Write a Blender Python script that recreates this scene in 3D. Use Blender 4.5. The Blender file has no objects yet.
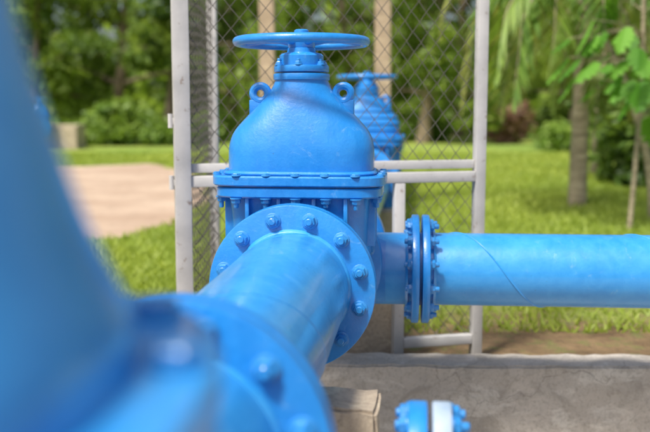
import bpy, bmesh, math, random
import numpy as np
from mathutils import Vector, Matrix, Euler
from mathutils import noise as mn
random.seed(4); np.random.seed(4)
D=bpy.data; C=bpy.context
COL=C.scene.collection

# ------------------------------------------------------------ materials
def newmat(name):
    m=D.materials.new(name); m.use_nodes=True
    nt=m.node_tree; b=nt.nodes['Principled BSDF']
    return m,nt,b
def N(nt,t,**k):
    n=nt.nodes.new(t)
    for a,v in k.items(): setattr(n,a,v)
    return n
def ramp(nt,src,stops):
    r=nt.nodes.new('ShaderNodeValToRGB'); cr=r.color_ramp
    while len(cr.elements)<len(stops): cr.elements.new(0.5)
    for e,(p,c) in zip(cr.elements,stops):
        e.position=p; e.color=(c[0],c[1],c[2],1) if not isinstance(c,(int,float)) else (c,c,c,1)
    nt.links.new(src,r.inputs[0]); return r.outputs[0]
def noise(nt,co,scale,detail=4,rough=0.55,vec_scale=None,dist=0):
    n=N(nt,'ShaderNodeTexNoise'); n.inputs['Scale'].default_value=scale
    n.inputs['Detail'].default_value=detail; n.inputs['Roughness'].default_value=rough
    n.inputs['Distortion'].default_value=dist
    if vec_scale:
        mp=N(nt,'ShaderNodeMapping'); mp.inputs['Scale'].default_value=vec_scale
        nt.links.new(co,mp.inputs[0]); co=mp.outputs[0]
    nt.links.new(co,n.inputs['Vector']); return n.outputs['Fac']
def mix(nt,fac,a,b,mode='MIX'):
    m=N(nt,'ShaderNodeMix',data_type='RGBA',blend_type=mode)
    for s,v in ((m.inputs[0],fac),(m.inputs[6],a),(m.inputs[7],b)):
        if hasattr(v,'is_linked') : nt.links.new(v,s)
        elif isinstance(v,(int,float)): s.default_value=v
        else: s.default_value=(v[0],v[1],v[2],1)
    return m.outputs[2]
def bump(nt,b,h,strength,dist=0.01,prev=None):
    n=N(nt,'ShaderNodeBump'); n.inputs['Strength'].default_value=strength; n.inputs['Distance'].default_value=dist
    nt.links.new(h,n.inputs['Height'])
    if prev: nt.links.new(prev,n.inputs['Normal'])
    nt.links.new(n.outputs[0],b.inputs['Normal']); return n.outputs[0]

def blue_paint(name,base,light,rough,cast=0.25,brush=(1,1,1),worn=0.5,coat=.5):
    m,nt,b=newmat(name)
    co=N(nt,'ShaderNodeTexCoord').outputs['Object']
    c=mix(nt,ramp(nt,noise(nt,co,5,5),[(0.3,0),(0.75,1)]),base,light)
    br=noise(nt,co,28,5,0.6,vec_scale=brush,dist=0.3)
    c=mix(nt,ramp(nt,br,[(0.4,0),(0.7,0.4)]),c,(light[0]*1.6+.01,light[1]*1.2,light[2]*1.06))
    n2=noise(nt,co,17,9,0.72,dist=0.8); c=mix(nt,ramp(nt,n2,[(0.60,0),(0.68,worn)]),c,(0.20,0.42,0.66))
    n3=noise(nt,co,60,7,0.75); c=mix(nt,ramp(nt,n3,[(0.65,0),(0.71,0.75)]),c,(0.04,0.07,0.12))
    nt.links.new(c,b.inputs['Base Color'])
    nt.links.new(ramp(nt,n2,[(0.3,rough-0.06),(0.7,rough+0.2)]),b.inputs['Roughness'])
    b.inputs['Coat Weight'].default_value=coat; b.inputs['Coat Roughness'].default_value=0.14
    p=bump(nt,b,noise(nt,co,110,3,0.6),cast,0.003)
    bump(nt,b,br,cast,0.004,prev=p)
    return m
M_CAST=blue_paint('blue_cast_paint',(0.006,0.180,0.56),(0.015,0.25,0.70),0.30,0.28,(1,1,0.5),0.28)
M_PIPE=blue_paint('blue_pipe_paint',(0.018,0.245,0.63),(0.038,0.32,0.74),0.29,0.12,(1,1,1),0.4)
M_BOLT=blue_paint('blue_bolt_paint',(0.014,0.185,0.52),(0.028,0.26,0.64),0.32,0.35)

def concrete(name,a,bcol,dark,crack=0.0):
    m,nt,b=newmat(name)
    co=N(nt,'ShaderNodeTexCoord').outputs['Object']
    n1=noise(nt,co,3.5,8,0.65,dist=0.4); c=mix(nt,ramp(nt,n1,[(0.35,0),(0.65,1)]),a,bcol)
    n2=noise(nt,co,7,9,0.72,dist=1.2); c=mix(nt,ramp(nt,n2,[(0.50,0),(0.62,0.5)]),c,dark)
    n5=noise(nt,co,5,8,0.7,vec_scale=(1,1,2.2),dist=.5); c=mix(nt,ramp(nt,n5,[(0.54,0),(0.60,0.5)]),c,(min(.66,a[0]*1.4),min(.63,a[1]*1.38),min(.58,a[2]*1.35)))
    n3=noise(nt,co,90,5,0.7); c=mix(nt,ramp(nt,n3,[(0.35,0.5),(0.5,0)]),c,dark)
    h=noise(nt,co,60,6,0.65)
    if crack:
        v=N(nt,'ShaderNodeTexVoronoi',feature='DISTANCE_TO_EDGE'); v.inputs['Scale'].default_value=1.3
        mm=N(nt,'ShaderNodeVectorMath',operation='ADD'); nn=N(nt,'ShaderNodeTexNoise'); nn.inputs['Scale'].default_value=6; nn.inputs['Detail'].default_value=6
        sc=N(nt,'ShaderNodeVectorMath',operation='SCALE'); sc.inputs['Scale'].default_value=0.3
        nt.links.new(co,nn.inputs['Vector']); nt.links.new(nn.outputs['Color'],sc.inputs[0])
        nt.links.new(co,mm.inputs[0]); nt.links.new(sc.outputs[0],mm.inputs[1]); nt.links.new(mm.outputs[0],v.inputs['Vector'])
        c=mix(nt,ramp(nt,v.outputs['Distance'],[(0.0,crack),(0.004,0)]),c,(0.08,0.07,0.06))
    nt.links.new(c,b.inputs['Base Color']); b.inputs['Roughness'].default_value=0.9
    p=bump(nt,b,h,0.5,0.006); bump(nt,b,n2,0.6,0.02,prev=p)
    return m
M_CONC=concrete('weathered_concrete',(0.52,0.475,0.42),(0.41,0.375,0.33),(0.25,0.225,0.19),0.5)
M_PIER=concrete('pier_concrete',(0.52,0.43,0.32),(0.40,0.33,0.25),(0.22,0.18,0.14))
M_POST=concrete('post_concrete',(0.50,0.38,0.26),(0.40,0.31,0.22),(0.24,0.18,0.12))

m,nt,b=newmat('grey_white_steel_paint'); M_STEEL=m
co=N(nt,'ShaderNodeTexCoord').outputs['Object']
c=mix(nt,ramp(nt,noise(nt,co,8,6),[(0.4,0),(0.7,1)]),(0.54,0.53,0.52),(0.42,0.415,0.41))
c=mix(nt,ramp(nt,noise(nt,co,25,8,0.7),[(0.60,0),(0.68,0.7)]),c,(0.20,0.13,0.09))
nt.links.new(c,b.inputs['Base Color']); b.inputs['Roughness'].default_value=0.5
bump(nt,b,noise(nt,co,60,4),0.2,0.003)
m,nt,b=newmat('galvanised_wire'); M_WIRE=m
b.inputs['Base Color'].default_value=(0.14,0.13,0.115,1); b.inputs['Metallic'].default_value=0.3; b.inputs['Roughness'].default_value=0.6
m,nt,b=newmat('galvanised_flange'); M_GALV=m
co=N(nt,'ShaderNodeTexCoord').outputs['Object']
nt.links.new(mix(nt,ramp(nt,noise(nt,co,14,6),[(0.4,0),(0.65,1)]),(0.38,0.46,0.54),(0.22,0.34,0.48)),b.inputs['Base Color']); b.inputs['Roughness'].default_value=0.5

m,nt,b=newmat('dirt_path'); M_PATH=m
co=N(nt,'ShaderNodeTexCoord').outputs['Object']
c=mix(nt,ramp(nt,noise(nt,co,0.9,6),[(0.35,0),(0.65,1)]),(0.38,0.27,0.19),(0.50,0.38,0.28))
c=mix(nt,ramp(nt,noise(nt,co,6,8,0.7),[(0.5,0),(0.7,0.6)]),c,(0.27,0.20,0.14))
nt.links.new(c,b.inputs['Base Color']); b.inputs['Roughness'].default_value=0.95
bump(nt,b,noise(nt,co,20,6),0.5,0.02)

m,nt,b=newmat('lawn_ground'); M_GROUND=m
co=N(nt,'ShaderNodeTexCoord').outputs['Object']
g=mix(nt,ramp(nt,noise(nt,co,0.35,4,dist=0.5),[(0.35,0),(0.65,1)]),(0.18,0.28,0.035),(0.34,0.40,0.065))
g=mix(nt,ramp(nt,noise(nt,co,3,6,0.6),[(0.4,0),(0.75,0.5)]),g,(0.13,0.20,0.03))
dcol=mix(nt,ramp(nt,noise(nt,co,5,8,0.7),[(0.35,0),(0.65,1)]),(0.10,0.062,0.028),(0.24,0.16,0.08))
dcol=mix(nt,ramp(nt,noise(nt,co,9,8,0.75),[(0.52,0),(0.60,0.7)]),dcol,(0.13,0.16,0.04))
sx=N(nt,'ShaderNodeSeparateXYZ'); nt.links.new(co,sx.inputs[0])
ad=N(nt,'ShaderNodeMath',operation='ADD'); nm=N(nt,'ShaderNodeMath',operation='MULTIPLY'); nm.inputs[1].default_value=1.6
nt.links.new(noise(nt,co,2.2,6,0.65),nm.inputs[0]); nt.links.new(sx.outputs[1],ad.inputs[0]); nt.links.new(nm.outputs[0],ad.inputs[1])
mr=N(nt,'ShaderNodeMapRange'); mr.inputs['From Min'].default_value=4.85; mr.inputs['From Max'].default_value=5.3
nt.links.new(ad.outputs[0],mr.inputs['Value'])
c=mix(nt,mr.outputs[0],dcol,g); nt.links.new(c,b.inputs['Base Color']); b.inputs['Roughness'].default_value=1.0
bump(nt,b,noise(nt,co,25,6),0.8,0.04)

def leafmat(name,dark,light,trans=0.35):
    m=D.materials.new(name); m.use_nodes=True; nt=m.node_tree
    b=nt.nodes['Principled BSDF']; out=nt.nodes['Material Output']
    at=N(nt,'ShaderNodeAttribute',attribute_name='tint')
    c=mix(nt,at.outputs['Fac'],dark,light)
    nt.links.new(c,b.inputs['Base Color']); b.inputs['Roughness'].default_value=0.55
    tr=N(nt,'ShaderNodeBsdfTranslucent'); 
    c2=mix(nt,0.5,c,(light[0]*1.3,light[1]*1.3,light[2]*0.7)); nt.links.new(c2,tr.inputs[0])
    ms=N(nt,'ShaderNodeMixShader'); ms.inputs[0].default_value=trans
    nt.links.new(b.outputs[0],ms.inputs[1]); nt.links.new(tr.outputs[0],ms.inputs[2]); nt.links.new(ms.outputs[0],out.inputs[0])
    return m
L_TREE=leafmat('tree_leaves',(0.07,0.14,0.025),(0.32,0.43,0.07),0.5)
L_DARK=leafmat('dark_leaves',(0.035,0.085,0.017),(0.18,0.28,0.045),0.4)
L_HEDGE=leafmat('hedge_leaves',(0.08,0.17,0.025),(0.26,0.38,0.055))
L_GRASS=leafmat('grass_blades',(0.20,0.30,0.035),(0.44,0.51,0.09),0.45)
L_PALM=leafmat('palm_leaflets',(0.08,0.15,0.02),(0.38,0.39,0.10),0.45)
L_BROAD=leafmat('broad_leaves',(0.08,0.24,0.02),(0.22,0.48,0.06),0.5)
L_RED=leafmat('red_leaves',(0.16,0.10,0.06),(0.42,0.24,0.19),0.4)
m,nt,b=newmat('bark'); M_BARK=m
co=N(nt,'ShaderNodeTexCoord').outputs['Object']
c=mix(nt,ramp(nt,noise(nt,co,9,6,vec_scale=(1,1,0.3)),[(0.35,0),(0.65,1)]),(0.12,0.09,0.06),(0.28,0.22,0.15))
nt.links.new(c,b.inputs['Base Color']); b.inputs['Roughness'].default_value=0.95
bump(nt,b,noise(nt,co,18,6,vec_scale=(1,1,0.3)),0.8,0.03)
m,nt,b=newmat('palm_bark'); M_PBARK=m
co=N(nt,'ShaderNodeTexCoord').outputs['Object']
c=mix(nt,ramp(nt,noise(nt,co,8,6,vec_scale=(0.6,0.6,3)),[(0.35,0),(0.65,1)]),(0.22,0.18,0.12),(0.44,0.37,0.26))
nt.links.new(c,b.inputs['Base Color']); b.inputs['Roughness'].default_value=0.9
bump(nt,b,noise(nt,co,8,6,vec_scale=(0.6,0.6,5)),0.8,0.02)

# ------------------------------------------------------------ mesh helper
class MB:
    def __init__(s): s.v=[]; s.f=[]
    def add(s,vs,fs,M=None):
        o=len(s.v)
        for p in vs:
            p=Vector(p)
            if M is not None: p=M@p
            s.v.append(tuple(p))
        s.f+= [tuple(i+o for i in f) for f in fs]
    def obj(s,name,mat,parent=None,angle=35,smooth=True,dz=0):
        me=D.meshes.new(name); me.from_pydata(s.v,[],s.f); me.update()
        bm=bmesh.new(); bm.from_mesh(me); bmesh.ops.recalc_face_normals(bm,faces=bm.faces); bm.to_mesh(me); bm.free()
        if smooth:
            me.shade_smooth(); me.set_sharp_from_angle(angle=math.radians(angle))
        me.materials.append(mat)
        o=D.objects.new(name,me); COL.objects.link(o)
        if parent: o.parent=parent
        o.location.z=dz
        return o
def lathe(prof,seg=48):
    v=[];f=[]
    n=len(prof)
    for r,t in prof:
        for k in range(seg):
            a=2*math.pi*k/seg; v.append((r*math.cos(a),r*math.sin(a),t))
    for i in range(n-1):
        for k in range(seg):
            k2=(k+1)%seg; f.append((i*seg+k,i*seg+k2,(i+1)*seg+k2,(i+1)*seg+k))
    f.append(tuple(range(seg))); f.append(tuple((n-1)*seg+k for k in range(seg)))
    return v,f
def disc(r,t0,t1,ch=0.004,seg=72):
    return lathe([(r-ch,t0),(r-ch*.3,t0+ch*.3),(r,t0+ch),(r,t1-ch),(r-ch*.3,t1-ch*.3),(r-ch,t1)],seg)
RY=Matrix.Rotation(-math.pi/2,4,'X')
RX=Matrix.Rotation(math.pi/2,4,'Y')
def T(x,y,z): return Matrix.Translation((x,y,z))
def hexbolt(mb,M,size=0.02,h=0.02,stub=0.012):
    mb.add(*lathe([(size*1.25,0),(size*1.25,0.003),(size*1.15,0.004)],18),M)
    rot=Matrix.Rotation(random.random()*1.0,4,'Z')
    v=[];f=[]
    rs=[(1.0,0.004),(1.0,h*0.8),(0.86,h)]
    for r,t in rs:
        for k in range(6):
            a=k*math.pi/3; v.append((size*r*math.cos(a),size*r*math.sin(a),t))
    for i in range(2):
        for k in range(6): f.append((i*6+k,i*6+(k+1)%6,(i+1)*6+(k+1)%6,(i+1)*6+k))
    f.append(tuple(range(12,18)))
    mb.add(v,f,M@rot)
    if stub:
        st=stub*random.uniform(.6,1.3)
        mb.add(*lathe([(size*0.55,h*0.9),(size*0.55,h+st*0.8),(size*0.45,h+st)],12),M)
def superring(z,hx,hy,n,seg):
    out=[]
    for k in range(seg):
        a=2*math.pi*k/seg; c=math.cos(a); s=math.sin(a)
        out.append((hx*math.copysign(abs(c)**(2/n),c),hy*math.copysign(abs(s)**(2/n),s),z))
    return out
def loft(rings,seg=56,sub=5):
    R=np.array(rings,float); P=[]
    for i in range(len(R)-1):
        p0=R[max(i-1,0)];p1=R[i];p2=R[i+1];p3=R[min(i+2,len(R)-1)]
        for j in range(sub):
            t=j/sub
            P.append(0.5*((2*p1)+(-p0+p2)*t+(2*p0-5*p1+4*p2-p3)*t*t+(-p0+3*p1-3*p2+p3)*t**3))
    P.append(R[-1]); v=[];f=[]
    for z,hx,hy,n in P: v+=superring(z,max(hx,0.001),max(hy,0.001),n,seg)
    for i in range(len(P)-1):
        for k in range(seg): f.append((i*seg+k,i*seg+(k+1)%seg,(i+1)*seg+(k+1)%seg,(i+1)*seg+k))
    f.append(tuple(range(seg))); f.append(tuple((len(P)-1)*seg+k for k in range(seg)))
    return v,f
def plate(z0,z1,hx,hy,n,ch=0.004,seg=80):
    v=[];f=[]
    for z,d in ((z0,ch),(z0+ch,0),(z1-ch,0),(z1,ch)): v+=superring(z,hx-d,hy-d,n,seg)
    for i in range(3):
        for k in range(seg): f.append((i*seg+k,i*seg+(k+1)%seg,(i+1)*seg+(k+1)%seg,(i+1)*seg+k))
    f.append(tuple(range(seg))); f.append(tuple(3*seg+k for k in range(seg)))
    return v,f
def tube(pts,rads,seg=10):
    v=[];f=[];pts=[Vector(p) for p in pts];n=len(pts)
    up=Vector((0.123,0.31,1)).normalized()
    for i,p in enumerate(pts):
        d=(pts[min(i+1,n-1)]-pts[max(i-1,0)]).normalized()
        x=d.cross(up); 
        if x.length<0.05: x=d.cross(Vector((1,0,0)))
        x.normalize(); y=d.cross(x)
        for k in range(seg):
            a=2*math.pi*k/seg; v.append(tuple(p+(x*math.cos(a)+y*math.sin(a))*rads[i]))
    for i in range(n-1):
        for k in range(seg): f.append((i*seg+k,i*seg+(k+1)%seg,(i+1)*seg+(k+1)%seg,(i+1)*seg+k))
    f.append(tuple(range(seg))); f.append(tuple((n-1)*seg+k for k in range(seg)))
    return v,f
def box(x0,x1,y0,y1,z0,z1,ch=0.003):
    bm=bmesh.new(); bmesh.ops.create_cube(bm,size=1)
    for w in bm.verts: w.co=Vector(((x0+x1)/2+w.co.x*(x1-x0),(y0+y1)/2+w.co.y*(y1-y0),(z0+z1)/2+w.co.z*(z1-z0)))
    if ch: bmesh.ops.bevel(bm,geom=list(bm.edges),offset=ch,segments=2,affect='EDGES',profile=0.5)
    bm.verts.index_update()
    v=[tuple(w.co) for w in bm.verts]; f=[tuple(w.index for w in q.verts) for q in bm.faces]; bm.free()
    return v,f
def empty(name,loc=(0,0,0),rz=0,scale=1):
    e=D.objects.new(name,None); COL.objects.link(e); e.location=loc; e.rotation_euler=(0,0,rz); e.scale=(scale,)*3
    e.empty_display_size=0.1; return e
def torus(R,r,z,seg=80,ms=14,flat=1.0):
    v=[];f=[]
    for i in range(seg):
        a=2*math.pi*i/seg
        for j in range(ms):
            b=2*math.pi*j/ms
            v.append(((R+r*math.cos(b))*math.cos(a),(R+r*math.cos(b))*math.sin(a),z+r*flat*math.sin(b)))
    for i in range(seg):
        for j in range(ms):
            f.append((i*ms+j,((i+1)%seg)*ms+j,((i+1)%seg)*ms+(j+1)%ms,i*ms+(j+1)%ms))
    return v,f

# ------------------------------------------------------------ pipeline line
YAW=-math.atan(0.1041); AX=0.50
def online(d): return (0.1041*d-0.345,d,AX)
PR=0.158; FR=0.231; PCD=0.194; NB=12; ft=0.028; HL=0.20

def flange_pair(mb,bolts,y,R=FR,pcd=PCD,nb=NB,t=ft,axis=RY,off=(0,0,0),bs=0.0175,gap=0.004,first=None):
    M0=T(*off)@axis@T(0,0,y)
    mb.add(*disc(R,-t-gap/2,-gap/2),M0); (first or mb).add(*disc(R,gap/2,t+gap/2),M0)
    mb.add(*lathe([(pcd-0.03,-gap),(pcd-0.03,gap)],48),M0)
    for k in range(nb):
        a=2*math.pi*(k+0.5)/nb
        p=T(pcd*math.cos(a),pcd*math.sin(a),0)
        hexbolt(bolts,M0@p@T(0,0,t+gap/2),bs,bs*0.95,0.014)
        hexbolt(bolts,M0@p@T(0,0,-t-gap/2)@Matrix.Rotation(math.pi,4,'X'),bs,bs*0.95,0.010)

def handwheel(e,R,z,rot,dz,s=1):
    w=MB()
    w.add(*torus(R,0.0135*s,z,88,14,1.0))
    w.add(*lathe([(0.034*s,z-0.022*s),(0.040*s,z-0.012*s),(0.040*s,z+0.010*s),(0.030*s,z+0.018*s),(0.022*s,z+0.019*s),(0.021*s,z+0.033*s),(0.016*s,z+0.036*s)],32))
    for k in range(5):
        a=rot+2*math.pi*k/5
        pts=[(math.cos(a+q)*r*R/0.188,math.sin(a+q)*r*R/0.188,z+dzz*s) for r,q,dzz in ((0.025,0,0),(0.07,0.02,0.008),(0.12,0.04,0.008),(0.16,0.04,0.003),(0.188,0.04,0))]
        w.add(*tube(pts,[q*s for q in (0.014,0.012,0.0105,0.010,0.011)],10))
    w.obj('handwheel',M_CAST,e,dz=dz)

def gate_valve(d=None,loc=None,rz=YAW,scale=1,ribs=False,wheel_rot=0.3,name='gate_valve'):
    e=empty(name,loc or online(d),rz,scale); dz=-0.026
    body=MB()
    body.add(*loft([(-0.205,0.03,0.03,2),(-0.195,0.10,0.07,2.2),(-0.14,0.16,0.10,2.4),(-0.02,0.195,0.115,2.6),(0.10,0.203,0.12,3),(0.2,0.205,0.12,3.5),(0.268,0.208,0.125,4)]))
    body.add(*plate(0.266,0.295,0.240,0.150,5))
    for sx in (-0.14,-0.05,0.05,0.14):
        body.add(*box(sx-0.006,sx+0.006,-0.136,0.136,0.15,0.268,0.003))
    for sy in(-0.05,0.05):
        body.add(*box(-0.220,0.220,sy-0.007,sy+0.007,0.12,0.268,0.003))
    body.obj('valve_body',M_CAST,e,dz=dz)
    g=MB(); g.add(*plate(0.293,0.301,0.224,0.137,5,0.001)); g.obj('gasket',M_BOLT,e,dz=dz)
    rb=MB(); rb.add(*lathe([(0.19,-HL-0.0),(0.172,-HL+0.03),(0.165,-0.08),(0.165,0.08),(0.172,HL-0.03),(0.19,HL)],64),RY); rb.obj('body_barrel',M_CAST,e)
    bn=MB()
    bn.add(*plate(0.299,0.328,0.250,0.156,5))
    bn.add(*plate(0.326,0.339,0.224,0.134,4,0.005))
    bn.add(*loft([(0.334,0.212,0.120,3.2),(0.365,0.213,0.122,3.0),(0.41,0.211,0.120,2.9),(0.45,0.197,0.113,2.7),(0.49,0.163,0.103,2.5),(0.53,0.123,0.092,2.3),(0.565,0.093,0.082,2.1),(0.592,0.079,0.076,2.0),(0.600,0.078,0.076,2)],64,6))
    if ribs:
        for z,w,h in ((0.37,0.218,0.128),(0.41,0.217,0.126),(0.45,0.203,0.119),(0.49,0.171,0.11)):
            bn.add(*plate(z-0.006,z+0.006,w,h,2.9,0.003))
    for sgn in(-1,1):
        cx=sgn*0.122; cz=0.560
        v,f=torus(0.022,0.0115,0,28,10)
        bn.add(v,f,T(cx,0,cz)@Matrix.Rotation(math.pi/2,4,'X'))
        bn.add(*box(cx-0.032,cx+0.032,-0.010,0.010,cz-0.07,cz-0.018,0.003))
        bn.add(*box(min(cx,sgn*0.07),max(cx,sgn*0.07),-0.009,0.009,cz-0.05,cz-0.022,0.003))
    bn.obj('bonnet',M_CAST,e,dz=dz)
    nk=MB()
    nk.add(*disc(0.082,0.598,0.617,0.003)); nk.add(*disc(0.080,0.621,0.640,0.003))
    nk.add(*lathe([(0.062,0.617),(0.062,0.621)],40))
    nk.add(*lathe([(0.064,0.640),(0.064,0.668),(0.058,0.674),(0.042,0.678),(0.040,0.690),(0.028,0.694)],40))
    nk.obj('stuffing_box',M_CAST,e,dz=dz)
    bl=MB()
    for k in range(6):
        a=2*math.pi*(k+0.5)/6; hexbolt(bl,T(0.070*math.cos(a),0.070*math.sin(a),0.640),0.010,0.011,0.008)
    for x,y in [(-0.17,1),(-0.085,1),(0,1),(0.085,1),(0.17,1),(-0.17,-1),(-0.085,-1),(0,-1),(0.085,-1),(0.17,-1)]:
        hexbolt(bl,T(x+random.uniform(-.003,.003),y*0.145,0.328),0.011,0.008,0.0)
        hexbolt(bl,T(x,y*0.138,0.266)@Matrix.Rotation(math.pi,4,'X'),0.014,0.016,0.016)
    for sx in(-1,1):
        for y in(-0.08,0.0,0.08):
            hexbolt(bl,T(sx*0.237,y,0.328),0.010,0.008,0.0)
            hexbolt(bl,T(sx*0.225,y,0.266)@Matrix.Rotation(math.pi,4,'X'),0.013,0.016,0.014)
    bl.obj('bonnet_bolts',M_BOLT,e,dz=dz)
    handwheel(e,0.186,0.708,wheel_rot,dz)
    fl=MB(); fb=MB()
    flange_pair(fl,fb,-HL); flange_pair(fl,fb,HL)
    fl.obj('flanges',M_CAST,e); fb.obj('flange_bolts',M_BOLT,e)
    return e

V1=2.66
gate_valve(V1)
gate_valve(5.95,ribs=True,wheel_rot=0.1)

# large valve close to the camera
VN=0.50
e=empty('gate_valve',(-0.338,VN,AX),YAW)
mb=MB()
mb.add(*loft([(-0.235,0.03,0.03,2),(-0.17,0.15,0.15,2.2),(0.0,0.19,0.22,2.4),(0.15,0.20,0.25,2.4),(0.27,0.21,0.28,2.4)]))
mb.add(*plate(0.262,0.292,0.262,0.345,2.4)); mb.add(*plate(0.297,0.330,0.265,0.35,2.4))
mb.add(*loft([(0.325,0.215,0.29,2.3),(0.36,0.210,0.27,2.3),(0.42,0.190,0.23,2.2),(0.50,0.170,0.19,2.1),(0.60,0.148,0.16,2),(0.70,0.120,0.13,2),(0.74,0.10,0.11,2)],64,6))
mb.add(*disc(0.125,0.738,0.765)); mb.add(*disc(0.122,0.769,0.795)); mb.add(*lathe([(0.08,0.765),(0.08,0.84),(0.05,0.86),(0.03,0.9)],40))
mb.add(*lathe([(0.165,-0.36),(0.165,0.36)],64),RY)
mb.obj('valve_body',M_PIPE,e)
bl=MB()
for k in range(12):
    a=2*math.pi*(k+.5)/12; c_,s_=math.cos(a),math.sin(a)
    x=0.238*math.copysign(abs(c_)**(2/2.4),c_); y=0.32*math.copysign(abs(s_)**(2/2.4),s_)
    hexbolt(bl,T(x,y,0.330),0.017,0.014,0.0); hexbolt(bl,T(x,y,0.262)@Matrix.Rotation(math.pi,4,'X'),0.019,0.020,0.012)
bl.obj('bonnet_bolts',M_BOLT,e)
handwheel(e,0.16,0.91,0.4,0)
fl=MB();fb=MB(); flange_pair(fl,fb,-0.37); flange_pair(fl,fb,0.37); fl.obj('flanges',M_CAST,e); fb.obj('flange_bolts',M_BOLT,e)

def helix(mb,R,M,y0,y1,pitch,ph=0,r=0.0028):
    n=int(abs(y1-y0)/pitch*48); pts=[]
    for i in range(n+1):
        t=y0+(y1-y0)*i/n; a=ph+2*math.pi*(t-y0)/pitch
        pts.append(M@Vector((R*math.cos(a),R*math.sin(a),t)))
    mb.add(*tube(pts,[r]*len(pts),6))
def collar(mb,M,r,t,s):
    mb.add(*lathe([(r,t),(r+0.007,t+s*0.001),(r+0.005,t+s*0.006),(r,t+s*0.010)],64),M)

JD=1.25-V1
p=empty('water_main_pipe',online(V1),YAW)
mb=MB()
mb.add(*lathe([(PR,JD),(PR,-HL-0.02)],112),RY)
collar(mb,RY,PR,-HL-0.03,-1); collar(mb,RY,PR,JD+0.03,1)
helix(mb,PR,RY,JD+0.03,-HL-0.03,0.78,2.1,0.0016)
mb.obj('pipe_shell',M_PIPE,p)
fl=MB();fb=MB(); flange_pair(fl,fb,JD); fl.obj('joint_flanges',M_CAST,p); fb.obj('joint_bolts',M_BOLT,p)
mb=MB(); mb.add(*lathe([(PR,VN+0.39-V1),(PR,JD-0.03)],96),RY); collar(mb,RY,PR,JD-0.031,-1); mb.obj('spool',M_PIPE,p)
mb=MB(); mb.add(*lathe([(PR,-5.2),(PR,VN-0.40-V1)],96),RY); mb.obj('upstream_pipe',M_PIPE,p)
BZ=-0.040
t=empty('pipe_tee',online(V1),YAW)
mb=MB(); mb.add(*lathe([(0.160,HL+.02),(0.168,HL+.04),(0.168,0.50),(0.160,0.52)],72),RY)
mb.add(*lathe([(0.130,0.0),(0.130,0.10),(0.120,0.15),(0.1162,0.24)],72),T(0,0.33,BZ)@RX)
mb.obj('tee_body',M_CAST,t)
fl=MB();fb=MB(); flange_pair(fl,fb,0.54); fl.obj('flanges',M_CAST,t); fb.obj('bolts',M_BOLT,t)
dp=empty('water_main_pipe',online(V1),YAW)
mb=MB(); mb.add(*lathe([(PR,0.57),(PR,3.09)],80),RY); mb.obj('pipe_shell',M_PIPE,dp)
mb=MB(); mb.add(*lathe([(PR,3.50),(PR,9)],80),RY); mb.obj('pipe_shell_far',M_PIPE,dp)
BR=0.1195
l0=online(V1)
bp=empty('branch_pipe',(l0[0]-0.005,l0[1],l0[2]+BZ),YAW+math.radians(1.6))
Mb=T(0,0.33,0)@RX
mb=MB(); mb.add(*lathe([(BR,0.16),(BR,5)],96),Mb)
collar(mb,Mb,BR,0.405,1); collar(mb,Mb,BR,0.325,-1)
helix(mb,BR,Mb,0.41,4.9,0.57,math.pi*0.70,0.0034)
mb.obj('pipe_shell',M_PIPE,bp)
fl=MB();fb=MB(); flange_pair(fl,fb,0.365,R=0.180,pcd=0.152,nb=12,t=0.024,axis=RX,off=(0,0.33,0),bs=0.0155,gap=0.010)
fl.obj('flanges',M_CAST,bp); fb.obj('bolts',M_BOLT,bp)
sp=empty('drain_pipe',(-0.005,1.55,0.375),YAW)
mb=MB(); mb.add(*lathe([(0.030,-0.16),(0.030,1.6)],40),RX); mb.obj('pipe_shell',M_PIPE,sp)
fl=MB();fb=MB();f2=MB(); flange_pair(fl,fb,0.19,R=0.105,pcd=0.083,nb=8,t=0.034,axis=RX,bs=0.016,gap=0.008,first=f2)
fl.obj('blue_flange',M_CAST,sp); f2.obj('galvanised_flange',M_GALV,sp); fb.obj('bolts',M_BOLT,sp)

# ------------------------------------------------------------ chamber, piers
RT=Matrix.Rotation(math.radians(-1.6),4,'Z')
X0,X1,Y0,Y1=-1.7,3.2,-1.6,3.18
kw=0.17
def rough_box(mb,x0,x1,y0,y1,z0,z1,M,seed,amp=0.004):
    bm=bmesh.new(); bmesh.ops.create_cube(bm,size=1)
    for w in bm.verts: w.co=Vector(((x0+x1)/2+w.co.x*(x1-x0),(y0+y1)/2+w.co.y*(y1-y0),(z0+z1)/2+w.co.z*(z1-z0)))
    bmesh.ops.bevel(bm,geom=list(bm.edges),offset=0.008,segments=2,affect='EDGES')
    for ax in range(3):
        L=[x1-x0,y1-y0,z1-z0][ax]; n=int(min(L/0.035,140))
        for i in range(1,n):
            co=[0,0,0]; co[ax]=[x0,y0,z0][ax]+L*i/n; no=[0,0,0]; no[ax]=1
            bmesh.ops.bisect_plane(bm,geom=list(bm.verts)+list(bm.edges)+list(bm.faces),plane_co=co,plane_no=no)
    for w in bm.verts:
        q=Vector(w.co)*9+Vector((seed,0,0)); q2=Vector(w.co)*30
        w.co+=mn.noise_vector(q)*amp+mn.noise_vector(q2)*amp*0.6
    bm.verts.index_update()
    mb.add([tuple(w.co) for w in bm.verts],[tuple(w.index for w in f.verts) for f in bm.faces],M); bm.free()
pit=empty('concrete_chamber')
KT=0.066
mb=MB(); rough_box(mb,X0,X1,Y1,Y1+kw,-0.42,KT,RT,1,0.008); mb.obj('far_wall',M_CONC,pit,50)
mb=MB()
rough_box(mb,X0-kw,X0-0.002,Y0,Y1+kw,-0.42,KT-.003,RT,2); rough_box(mb,X1+0.002,X1+kw,Y0,Y1+kw,-0.42,KT-.003,RT,3)
rough_box(mb,X0-kw,X1+kw,Y0-kw,Y0-0.002,-0.42,KT-.002,RT,4)
mb.obj('side_walls',M_CONC,pit,50)
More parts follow.
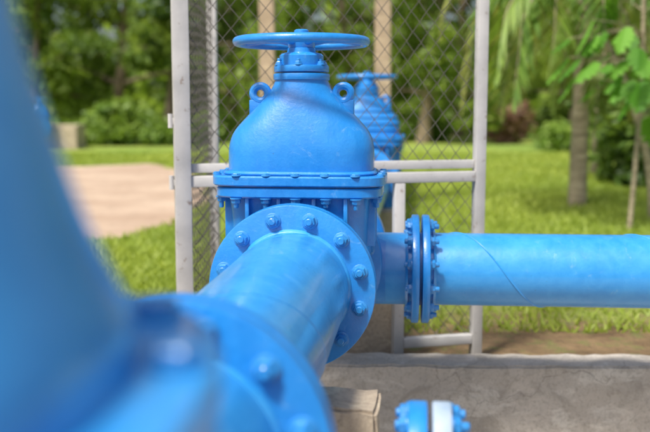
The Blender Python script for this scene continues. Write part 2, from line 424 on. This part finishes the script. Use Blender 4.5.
mb=MB(); mb.add([(X0-.1,Y0-.1,-0.40),(X1+.1,Y0-.1,-0.40),(X1+.1,Y1+.1,-0.40),(X0-.1,Y1+.1,-0.40)],[(0,1,2,3)],RT); mb.obj('floor',M_CONC,pit)
def pier(x0,x1,y0,y1,zb,zt,yc,seed):
    mb=MB(); rough_box(mb,x0,x1,y0,y1,zb,zt,T(0,yc,0),seed,0.006)
    o=mb.obj('concrete_pier',M_PIER,None,50); o.location=online(V1); o.rotation_euler=(0,0,YAW)
pier(-0.28,0.262,-0.08,0.08,-0.92,-0.148,-0.70,5)
pier(-0.27,0.27,-0.09,0.09,-0.53,-0.13,0.90,6)
pier(-0.27,0.26,-0.09,0.09,-0.53,-0.13,2.8,7)
pier(3.5,3.7,0.19,0.47,-0.53,-0.14,0,8)

G=600
xs=[-G,X0-kw/2,X1+kw/2,G]; ys=[-G,Y0-kw/2,Y1+kw/2,G]
v=[(x,y,0) for y in ys for x in xs]; f=[]
for j in range(3):
    for i in range(3):
        if (i,j)!=(1,1): f.append((j*4+i,j*4+i+1,(j+1)*4+i+1,(j+1)*4+i))
mb=MB(); mb.add(v,f,RT); mb.obj('ground',M_GROUND,None,smooth=False)
pl=[(-9,5.4),(-4,5.8),(-2.2,6.2),(-1.55,6.7),(-1.25,7.8),(-1.2,9.5),(-1.6,12),(-2.2,14.0),(-3.0,15.4),(-5.2,13.9),(-7,12.8),(-10,12),(-14,11.5),(-14,5.0)]
def dens(poly,n=9,amp=0.10):
    out=[]
    for i in range(len(poly)):
        a=poly[i]; b_=poly[(i+1)%len(poly)]
        for j in range(n):
            t=j/n; out.append((a[0]+(b_[0]-a[0])*t+random.uniform(-amp,amp),a[1]+(b_[1]-a[1])*t+random.uniform(-amp,amp)))
    return out
pd=dens(pl); mb=MB(); mb.add([(x,y,0.006) for x,y in pd],[tuple(range(len(pd)))]); mb.obj('dirt_path',M_PATH,None,smooth=False)
def inpoly(x,y,poly=pl):
    c=False;j=len(poly)-1
    for i in range(len(poly)):
        if (poly[i][1]>y)!=(poly[j][1]>y) and x<(poly[j][0]-poly[i][0])*(y-poly[i][1])/(poly[j][1]-poly[i][1])+poly[i][0]: c=not c
        j=i
    return c

# ------------------------------------------------------------ valve enclosure
en=empty('chain_link_enclosure')
FL=Vector((-0.512,3.24,0)); FRt=Vector((0.598,3.50,0))
fd=(FRt-FL); W=fd.length; ang=math.atan2(fd.y,fd.x)
MF=T(*FL)@Matrix.Rotation(ang,4,'Z')
H=2.5; ZR=0.727
fr=MB()
def post(x,z0,z1,hw): fr.add(*box(x-hw,x+hw,-hw,hw,z0,z1),MF)
def rail(x0,x1,z,hw=0.020,y=0): fr.add(*box(x0,x1,y-hw,y+hw,z-hw,z+hw),MF)
post(0,0,H,0.029); post(W,0,H,0.0205)
rail(0.030,W-0.0215,ZR); rail(0.030,W-0.0215,ZR+0.047,0.016,0.012); rail(0.030,W-0.0215,H-0.03)
xm=0.815; post(xm,0,ZR-0.021,0.020); post(0.26,0,ZR-0.021,0.020)
rail(xm+0.021,W-0.0215,0.082,0.019); rail(0.030,0.239,0.082,0.019)
for z in (0.70,0.92,1.6):
    fr.add(*lathe([(0.009,0),(0.009,0.05)],14),MF@T(-0.040,-0.01,z))
    fr.add(*box(-0.046,-0.0285,-0.016,-0.004,z+0.012,z+0.035,0.001),MF)
SB=Vector((-0.522,4.25,0))
fr.add(*box(-0.022,0.022,-0.022,0.022,0,H),T(*SB))
fr.obj('steel_frame',M_STEEL,en,40)
BL=Vector((-0.56,8.9,0)); BRt=Vector((0.56,8.9,0))
pm=MB()
for q in (BL,BRt): rough_box(pm,q.x-0.075,q.x+0.075,q.y-0.075,q.y+0.075,0,2.7,Matrix(),9)
pm.obj('corner_posts',M_POST,en,50)
def chain(name,a,b_,z0,z1,cell=0.062,r=0.00175):
    a=Vector(a);b_=Vector(b_);L=(b_-a).length;u=(b_-a).normalized();nrm=Vector((-u.y,u.x,0))
    cu=D.curves.new(name,'CURVE'); cu.dimensions='3D'; cu.bevel_depth=r; cu.bevel_resolution=0; cu.resolution_u=1
    n=int(L/(cell/2)); rows=int((z1-z0)/(cell*0.6))
    for i in range(n):
        sp=cu.splines.new('POLY'); sp.points.add(rows)
        for j in range(rows+1):
            x=i*cell/2+ (cell/2 if (j+i)%2 else 0)
            z=z0+(z1-z0)*j/rows
            wob=0.010*math.sin(x*7+z*3)+0.006*math.sin(z*11+x*2)
            q=a+u*min(max(x+wob+random.uniform(-.001,.001),0),L)+Vector((0,0,z+0.008*math.sin(x*9+z*2)))+nrm*(0.0022*(1 if j%2 else -1)+0.004*math.sin(x*5+z*4))
            sp.points[j].co=(q.x,q.y,q.z,1)
    o=D.objects.new(name,cu); COL.objects.link(o); cu.materials.append(M_WIRE); o.parent=en
def fp(x): return MF@Vector((x,0.0,0))
chain('mesh_upper',fp(0.03),fp(W-0.02),ZR+0.06,H-0.05)
chain('mesh_lower_right',fp(xm+0.02),fp(W-0.02),0.10,ZR-0.02)
chain('mesh_lower_left',fp(0.03),fp(0.24),0.10,ZR-0.02)
chain('mesh_side_left',FL+Vector((0,0.03,0)),SB,0.03,H)

e=empty('valve_block',(-6.1,21.0,0))
mb=MB(); rough_box(mb,-0.45,0.45,-0.4,0.4,0,0.55,Matrix(),3); mb.obj('block',M_PIER,e,50)
gate_valve(loc=(-6.45,20.4,0.48),rz=0.4,scale=0.95)

# ------------------------------------------------------------ vegetation
def leaf_mesh(name,P,size,mat,elong=1.8,upbias=0.3,tint=None,var=0.4):
    n=len(P)
    nr=np.random.normal(size=(n,3)); nr[:,2]=np.abs(nr[:,2])+upbias; nr/=np.linalg.norm(nr,axis=1)[:,None]
    t=np.random.normal(size=(n,3)); t-= (t*nr).sum(1)[:,None]*nr; t/=np.linalg.norm(t,axis=1)[:,None]
    b_=np.cross(nr,t); s=size*(1+np.random.uniform(-var,var,n))[:,None]
    V=np.empty((n,4,3)); V[:,0]=P-t*s*0.5*elong; V[:,1]=P+b_*s*0.5+nr*s*0.12; V[:,2]=P+t*s*0.5*elong; V[:,3]=P-b_*s*0.5+nr*s*0.12
    me=D.meshes.new(name); me.vertices.add(n*4); me.vertices.foreach_set('co',V.reshape(-1))
    me.loops.add(n*4); me.loops.foreach_set('vertex_index',np.arange(n*4,dtype=np.int32))
    me.polygons.add(n); me.polygons.foreach_set('loop_start',np.arange(0,n*4,4,dtype=np.int32))
    me.update(calc_edges=True)
    if tint is None: tint=np.random.uniform(0,1,n)
    at=me.attributes.new('tint','FLOAT','POINT'); at.data.foreach_set('value',np.repeat(np.clip(tint,0,1),4).astype(np.float32))
    me.materials.append(mat); return me
def clumps(centres,rad,per,flat=0.75):
    out=[];tt=[]
    for c in centres:
        r=rad*random.uniform(0.6,1.3); k=int(per*random.uniform(0.6,1.3))
        q=np.random.normal(size=(k,3)); q/=np.linalg.norm(q,axis=1)[:,None]; q*= (np.random.uniform(0.2,1,k)**0.5)[:,None]*r
        q[:,2]*=flat; tb=random.uniform(-0.3,0.3)
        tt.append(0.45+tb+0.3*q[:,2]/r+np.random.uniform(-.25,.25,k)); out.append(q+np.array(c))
    return np.concatenate(out),np.concatenate(tt)
def make_tree_data(k,h,low,mat,lean=0.3):
    mb=MB(); cs=[]
    pts=[Vector((0,0,-0.1))]; 
    dx=random.uniform(-lean,lean);dy=random.uniform(-lean,lean)
    for i in range(1,8): pts.append(Vector((dx*i/7*h*.3+random.uniform(-.06,.06),dy*i/7*h*.3,h*0.75*i/7)))
    r0=0.12+h*0.010
    mb.add(*tube(pts,[r0*(1.25 if i==0 else 1-0.1*i) for i in range(8)],12))
    for j in range(13):
        i=random.randint(2,7); a=random.uniform(0,6.28); L=random.uniform(1.2,2.6)*h/7
        p0=pts[i]; up=random.uniform(0.1,0.9) if i>3 else random.uniform(0.0,0.5)
        q=[p0+Vector((math.cos(a)*L*t,math.sin(a)*L*t,up*L*t-0.12*L*t*t)) for t in (0,.33,.66,1)]
        rr=r0*(1-0.1*i)*0.5; mb.add(*tube(q,[rr,rr*.7,rr*.45,rr*.2],7))
        for t in (1,2,3):
            for _ in range(2): cs.append(q[t]+Vector((random.gauss(0,.35),random.gauss(0,.35),random.gauss(0,.3))))
        if low and random.random()<.4: cs.append(q[3]+Vector((0,0,-random.uniform(.3,1.0))))
    for _ in range(6): cs.append(Vector((random.gauss(0,h*.16),random.gauss(0,h*.16),h*random.uniform(.6,1.0))))
    P,t=clumps(cs,0.5,66)
    return mb,P,t,mat
tree_data=[]
for k,(h,low,mat) in enumerate([(7.5,True,L_TREE),(9,True,L_DARK),(6,True,L_TREE),(8,False,L_TREE)]):
    mb,P,t,mat=make_tree_data(k,h,low,mat)
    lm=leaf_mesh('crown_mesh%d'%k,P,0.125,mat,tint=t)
    o=mb.obj('trunk_tmp',M_BARK,None,60); tm=o.data; D.objects.remove(o)
    tree_data.append((tm,lm))
def put_tree(k,x,y,rz,s=1,nm='broadleaf_tree'):
    e=empty(nm,(x,y,0),rz,s)
    for me,n in zip(tree_data[k],('trunk','crown')):
        o=D.objects.new(n,me); COL.objects.link(o); o.parent=e
T_=[(0,-6.2,27,0.3,1.0),(1,-4.4,25.5,1.0,.9),(2,-8.5,26,2,1),(3,-2.9,29,4,1),(0,-1.2,25,2.2,1),(3,1.0,28,5,1),(2,2.6,24,1.1,1),(3,4.2,29,0.7,1.1),(0,5.6,31,3,1),
    (2,7.4,27,2.5,1),(2,9.5,29,5.1,1),(1,-11,30,0.2,1.1),(0,12.5,31,1.4,1.1),(2,-4.0,38,1.9,1.2),(0,2.5,38,4.9,1.2),(1,15,35,2,1.1),(3,-14,37,2,1.2)]
for k,x,y,r,s_ in T_: put_tree(k,x,y,r,s_)
n=18000
x=np.random.uniform(-60,60,n); z=np.random.uniform(0,1,n)**1.4*(4.8+2.2*np.sin(x*.5)+1.6*np.sin(x*1.7+1)); y=np.random.uniform(46,54,n)+np.sin(x)*1.5
tn=0.6+0.35*np.sin(x*1.3+z*1.1)*np.cos(z*.9)+np.random.uniform(-.25,.25,n)
o=D.objects.new('distant_trees',leaf_mesh('distant_trees',np.stack([x,y,z],1),0.6,L_TREE,1.4,tint=tn)); COL.objects.link(o)
def bush(name,x0,x1,y0,y1,h,mat,n,size=0.09,sd=0):
    cs=[]
    for _ in range(n):
        xx=random.uniform(x0,x1); hh=h*(0.7+0.3*math.sin(xx*2.1+sd)); cs.append((xx,random.uniform(y0,y1),random.uniform(0.05,1)*hh))
    P,t=clumps(cs,0.32,60,0.8); P[:,2]=np.abs(P[:,2])
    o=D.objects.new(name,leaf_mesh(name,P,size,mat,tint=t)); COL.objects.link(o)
bush('hedge',-11,-3.0,22.2,24.0,0.95,L_HEDGE,420)
bush('hedge',-3.0,3.4,24.5,26.0,0.75,L_HEDGE,220,sd=2)
bush('undergrowth',-14,16,33,36,1.2,L_TREE,500,0.15,sd=1)
bush('red_shrub',4.5,5.3,23.3,23.9,1.1,L_RED,14,0.10,sd=3)
bush('shrub',5.0,12,19.5,21,1.0,L_HEDGE,220,0.1)
n=115000
gy=3.9+ (np.random.uniform(0,1,n)**1.6)*15; gx=np.random.uniform(-0.46,0.46,n)*gy*1.05
def nn_(a,b_): return mn.noise(Vector((a*2.2,b_*2.2,0)))
keep=np.array([not inpoly(a,b_) and (b_+nn_(a,b_)*.6>4.45 or random.random()<0.12) for a,b_ in zip(gx,gy)])
gx=gx[keep];gy=gy[keep];n=len(gx)
pat=0.5+0.5*np.sin(gx*1.7+1.3*np.sin(gy*.9))*np.cos(gy*1.1+.6*np.sin(gx*2.1))
h=np.random.uniform(0.02,0.06,n)*(0.7+0.6*pat)*(1+gy*0.02); wd=0.005+0.0009*gy
a=np.random.uniform(0,6.28,n); ln=np.random.normal(0,0.6,(n,2))*h[:,None]
V=np.empty((n,3,3)); V[:,0]=np.stack([gx-np.cos(a)*wd,gy-np.sin(a)*wd,np.zeros(n)],1); V[:,1]=np.stack([gx+np.cos(a)*wd,gy+np.sin(a)*wd,np.zeros(n)],1)
V[:,2]=np.stack([gx+ln[:,0],gy+ln[:,1],h],1)
me=D.meshes.new('grass'); me.vertices.add(n*3); me.vertices.foreach_set('co',V.reshape(-1)); me.loops.add(n*3); me.loops.foreach_set('vertex_index',np.arange(n*3,dtype=np.int32))
me.polygons.add(n); me.polygons.foreach_set('loop_start',np.arange(0,n*3,3,dtype=np.int32)); me.update(calc_edges=True)
at=me.attributes.new('tint','FLOAT','POINT'); at.data.foreach_set('value',np.repeat(np.clip(pat*.6+np.random.uniform(0,.4,n),0,1),3).astype(np.float32))
me.materials.append(L_GRASS); o=D.objects.new('grass',me); COL.objects.link(o)

def tinted(mb,name,mat,parent,tints):
    me=D.meshes.new(name); me.from_pydata(mb.v,[],mb.f); me.update()
    at=me.attributes.new('tint','FLOAT','POINT'); at.data.foreach_set('value',np.array(tints,dtype=np.float32))
    me.materials.append(mat); o=D.objects.new(name,me); COL.objects.link(o); o.parent=parent; return o
def palm(name,x,y,h,stem_r,nf,flen,lean,seed,llen=0.42,lw=0.022,mat=L_PALM):
    random.seed(seed); e=empty(name,(x,y,0))
    tr=MB(); pts=[Vector((lean[0]*t*t,lean[1]*t*t,-0.05+h*t)) for t in [i/12 for i in range(13)]]
    tr.add(*tube(pts,[stem_r*(1.25-0.35*i/12)*(1+0.05*(i%2)) for i in range(13)],14)); tr.obj('trunk',M_PBARK,e,60)
    fr_=MB(); lf=MB(); tn=[]
    top=pts[-1]
    for k in range(nf):
        az=2*math.pi*k/nf+random.uniform(-.2,.2); el=random.uniform(-0.1,1.1); L=flen*random.uniform(.75,1.1)
        u=Vector((math.cos(az),math.sin(az),0)); q=[]; p=Vector(top); an=el
        for i in range(15):
            q.append(Vector(p)); p=p+(u*math.cos(an)+Vector((0,0,math.sin(an))))*(L/14); an-=0.19+random.uniform(-.02,.05)
            an=max(an,-1.45)
        fr_.add(*tube(q,[0.012*(1-i/16) for i in range(15)],5))
        base=random.uniform(0.0,0.8)
        sd=Vector((-u.y,u.x,0))
        for i in range(2,15):
            for sub in (0,.5):
                if i==14 and sub: continue
                pp=q[i].lerp(q[min(i+1,14)],sub)
                for sg in(-1,1):
                    dd=(sd*sg*random.uniform(.5,.9)+u*0.35+Vector((0,0,-random.uniform(.35,1.1)))).normalized()
                    l=llen*math.sin(math.pi*min(.95,(i+sub)/15*.9+.1))*random.uniform(.7,1.15)
                    w=dd.cross(Vector((0,0,1))).normalized()*lw*.5
                    drop=Vector((0,0,-0.2*l)); o_=len(lf.v)
                    lf.v+= [tuple(pp),tuple(pp+dd*l*.35+w),tuple(pp+dd*l*.35-w),tuple(pp+dd*l*.7+w*.8+drop*.4),tuple(pp+dd*l*.7-w*.8+drop*.4),tuple(pp+dd*l+drop)]
                    lf.f+=[(o_,o_+1,o_+2),(o_+1,o_+3,o_+4,o_+2),(o_+3,o_+5,o_+4)]
                    tn+=[min(1,max(0,base+random.uniform(-.2,.25)))]*6
    fr_.obj('frond_stems',M_PBARK,e); tinted(lf,'fronds',mat,e,tn)
    return e
palm('palm_tree',2.50,8.9,2.2,0.072,20,2.0,(0.05,0.1),3)
palm('palm_tree',2.85,7.8,2.1,0.028,13,1.3,(-0.75,0.2),5,mat=L_HEDGE,lw=0.03)
palm('palm_tree',4.1,11.0,2.6,0.06,16,2.1,(0.2,0.1),8,mat=L_HEDGE,lw=0.03)
palm('palm_tree',3.9,13.0,2.4,0.06,16,2.0,(0.2,0.1),11,mat=L_TREE,lw=0.03)
random.seed(12)
e=empty('broadleaf_plant',(2.45,7.2,0)); st=MB(); lf=MB(); tn=[]
pts=[Vector((0.05*math.sin(t*3),0.02*t,2.6*t)) for t in [i/12 for i in range(13)]]
st.add(*tube(pts,[0.022-0.0008*i for i in range(13)],9))
def lobed(L):
    out=[(0,0)]; n=5
    for i in range(n):
        t0=(i+.15)/n; t1=(i+.55)/n; t2=(i+.95)/n
        w=L*.46*math.sin(math.pi*(0.18+0.75*(i+.5)/n))
        out+=[(L*t0,w*.5),(L*(t1+.03),w),(L*(t1+.14),w*.9),(L*t2,w*.55)]
    out.append((L*1.08,0)); return out
for k in range(58):
    if k<28: i=random.choice([5,5,6,6,7]); a=random.uniform(2.3,4.5); l=random.uniform(.10,.6)
    elif k<36: i=random.choice([4,5,6]); a=random.uniform(-1.5,1.5); l=random.uniform(.10,.35)
    else: i=random.randint(7,12); a=random.uniform(0,6.28); l=random.uniform(.18,.5)
    p0=pts[i]
    d=Vector((math.cos(a),math.sin(a),0)); tip=p0+d*l+Vector((0,0,random.uniform(0,.15)))
    st.add(*tube([p0,p0.lerp(tip,.5)+Vector((0,0,.05)),tip],[.006,.004,.003],6))
    L=random.uniform(.12,.25); sd=Vector((-d.y,d.x,0))
    sd=(sd+Vector((random.uniform(-.5,.5),random.uniform(-.5,.5),random.uniform(-.3,.3)))).normalized()
    dn=(d+Vector((0,0,-random.uniform(.5,1.6)))).normalized(); up=sd.cross(dn).normalized()
    O=lobed(L); tb=random.uniform(0,1)
    for sg in (-1,1):
        o_=len(lf.v)
        for (u_,w_) in O:
            lf.v.append(tuple(tip+dn*u_+sd*sg*w_+up*(w_*.25)-Vector((0,0,u_*u_*.6)))); tn.append(min(1,max(0,tb+random.uniform(-.1,.1))))
        base=len(lf.v)
        for (u_,w_) in O:
            lf.v.append(tuple(tip+dn*u_-Vector((0,0,u_*u_*.6)))); tn.append(max(0,tb-.2))
        for i2 in range(len(O)-1): lf.f.append((o_+i2,o_+i2+1,base+i2+1,base+i2))
st.obj('stem',M_PBARK,e,60); tinted(lf,'leaves',L_BROAD,e,tn)
bush('shrub',3.45,6.6,10.8,12.5,1.25,L_DARK,190,0.09)

# ------------------------------------------------------------ light, sky, camera
az=Vector((-0.42,-0.55,0)).normalized(); el=math.radians(57)
sd=Vector((az.x*math.cos(el),az.y*math.cos(el),math.sin(el)))
L=D.lights.new('sun','SUN'); L.energy=4.9; L.angle=math.radians(9); L.color=(1,0.95,0.86)
lo=D.objects.new('sun',L); COL.objects.link(lo); lo.rotation_euler=sd.to_track_quat('Z','Y').to_euler(); lo.location=(0,0,20)
w=D.worlds.new('World'); C.scene.world=w; w.use_nodes=True; nt=w.node_tree
sky=nt.nodes.new('ShaderNodeTexSky'); sky.sky_type='NISHITA'; sky.sun_disc=False; sky.sun_elevation=el; sky.sun_rotation=math.atan2(sd.x,sd.y)
sky.air_density=1.0; sky.dust_density=5.0; sky.ozone_density=1.0
bg=nt.nodes['Background']; bg.inputs[1].default_value=0.15; nt.links.new(sky.outputs[0],bg.inputs[0])
cam=D.cameras.new('camera'); co_=D.objects.new('camera',cam); COL.objects.link(co_)
co_.location=(0,0,1.0); co_.rotation_euler=(math.radians(90-7.0),0,0)
cam.lens=50; cam.sensor_width=36; cam.clip_start=0.02; cam.clip_end=2000
cam.dof.use_dof=True; cam.dof.focus_distance=2.48; cam.dof.aperture_fstop=2.2
C.scene.camera=co_
C.scene.view_settings.view_transform='Standard'; C.scene.view_settings.look='None'; C.scene.view_settings.exposure=0
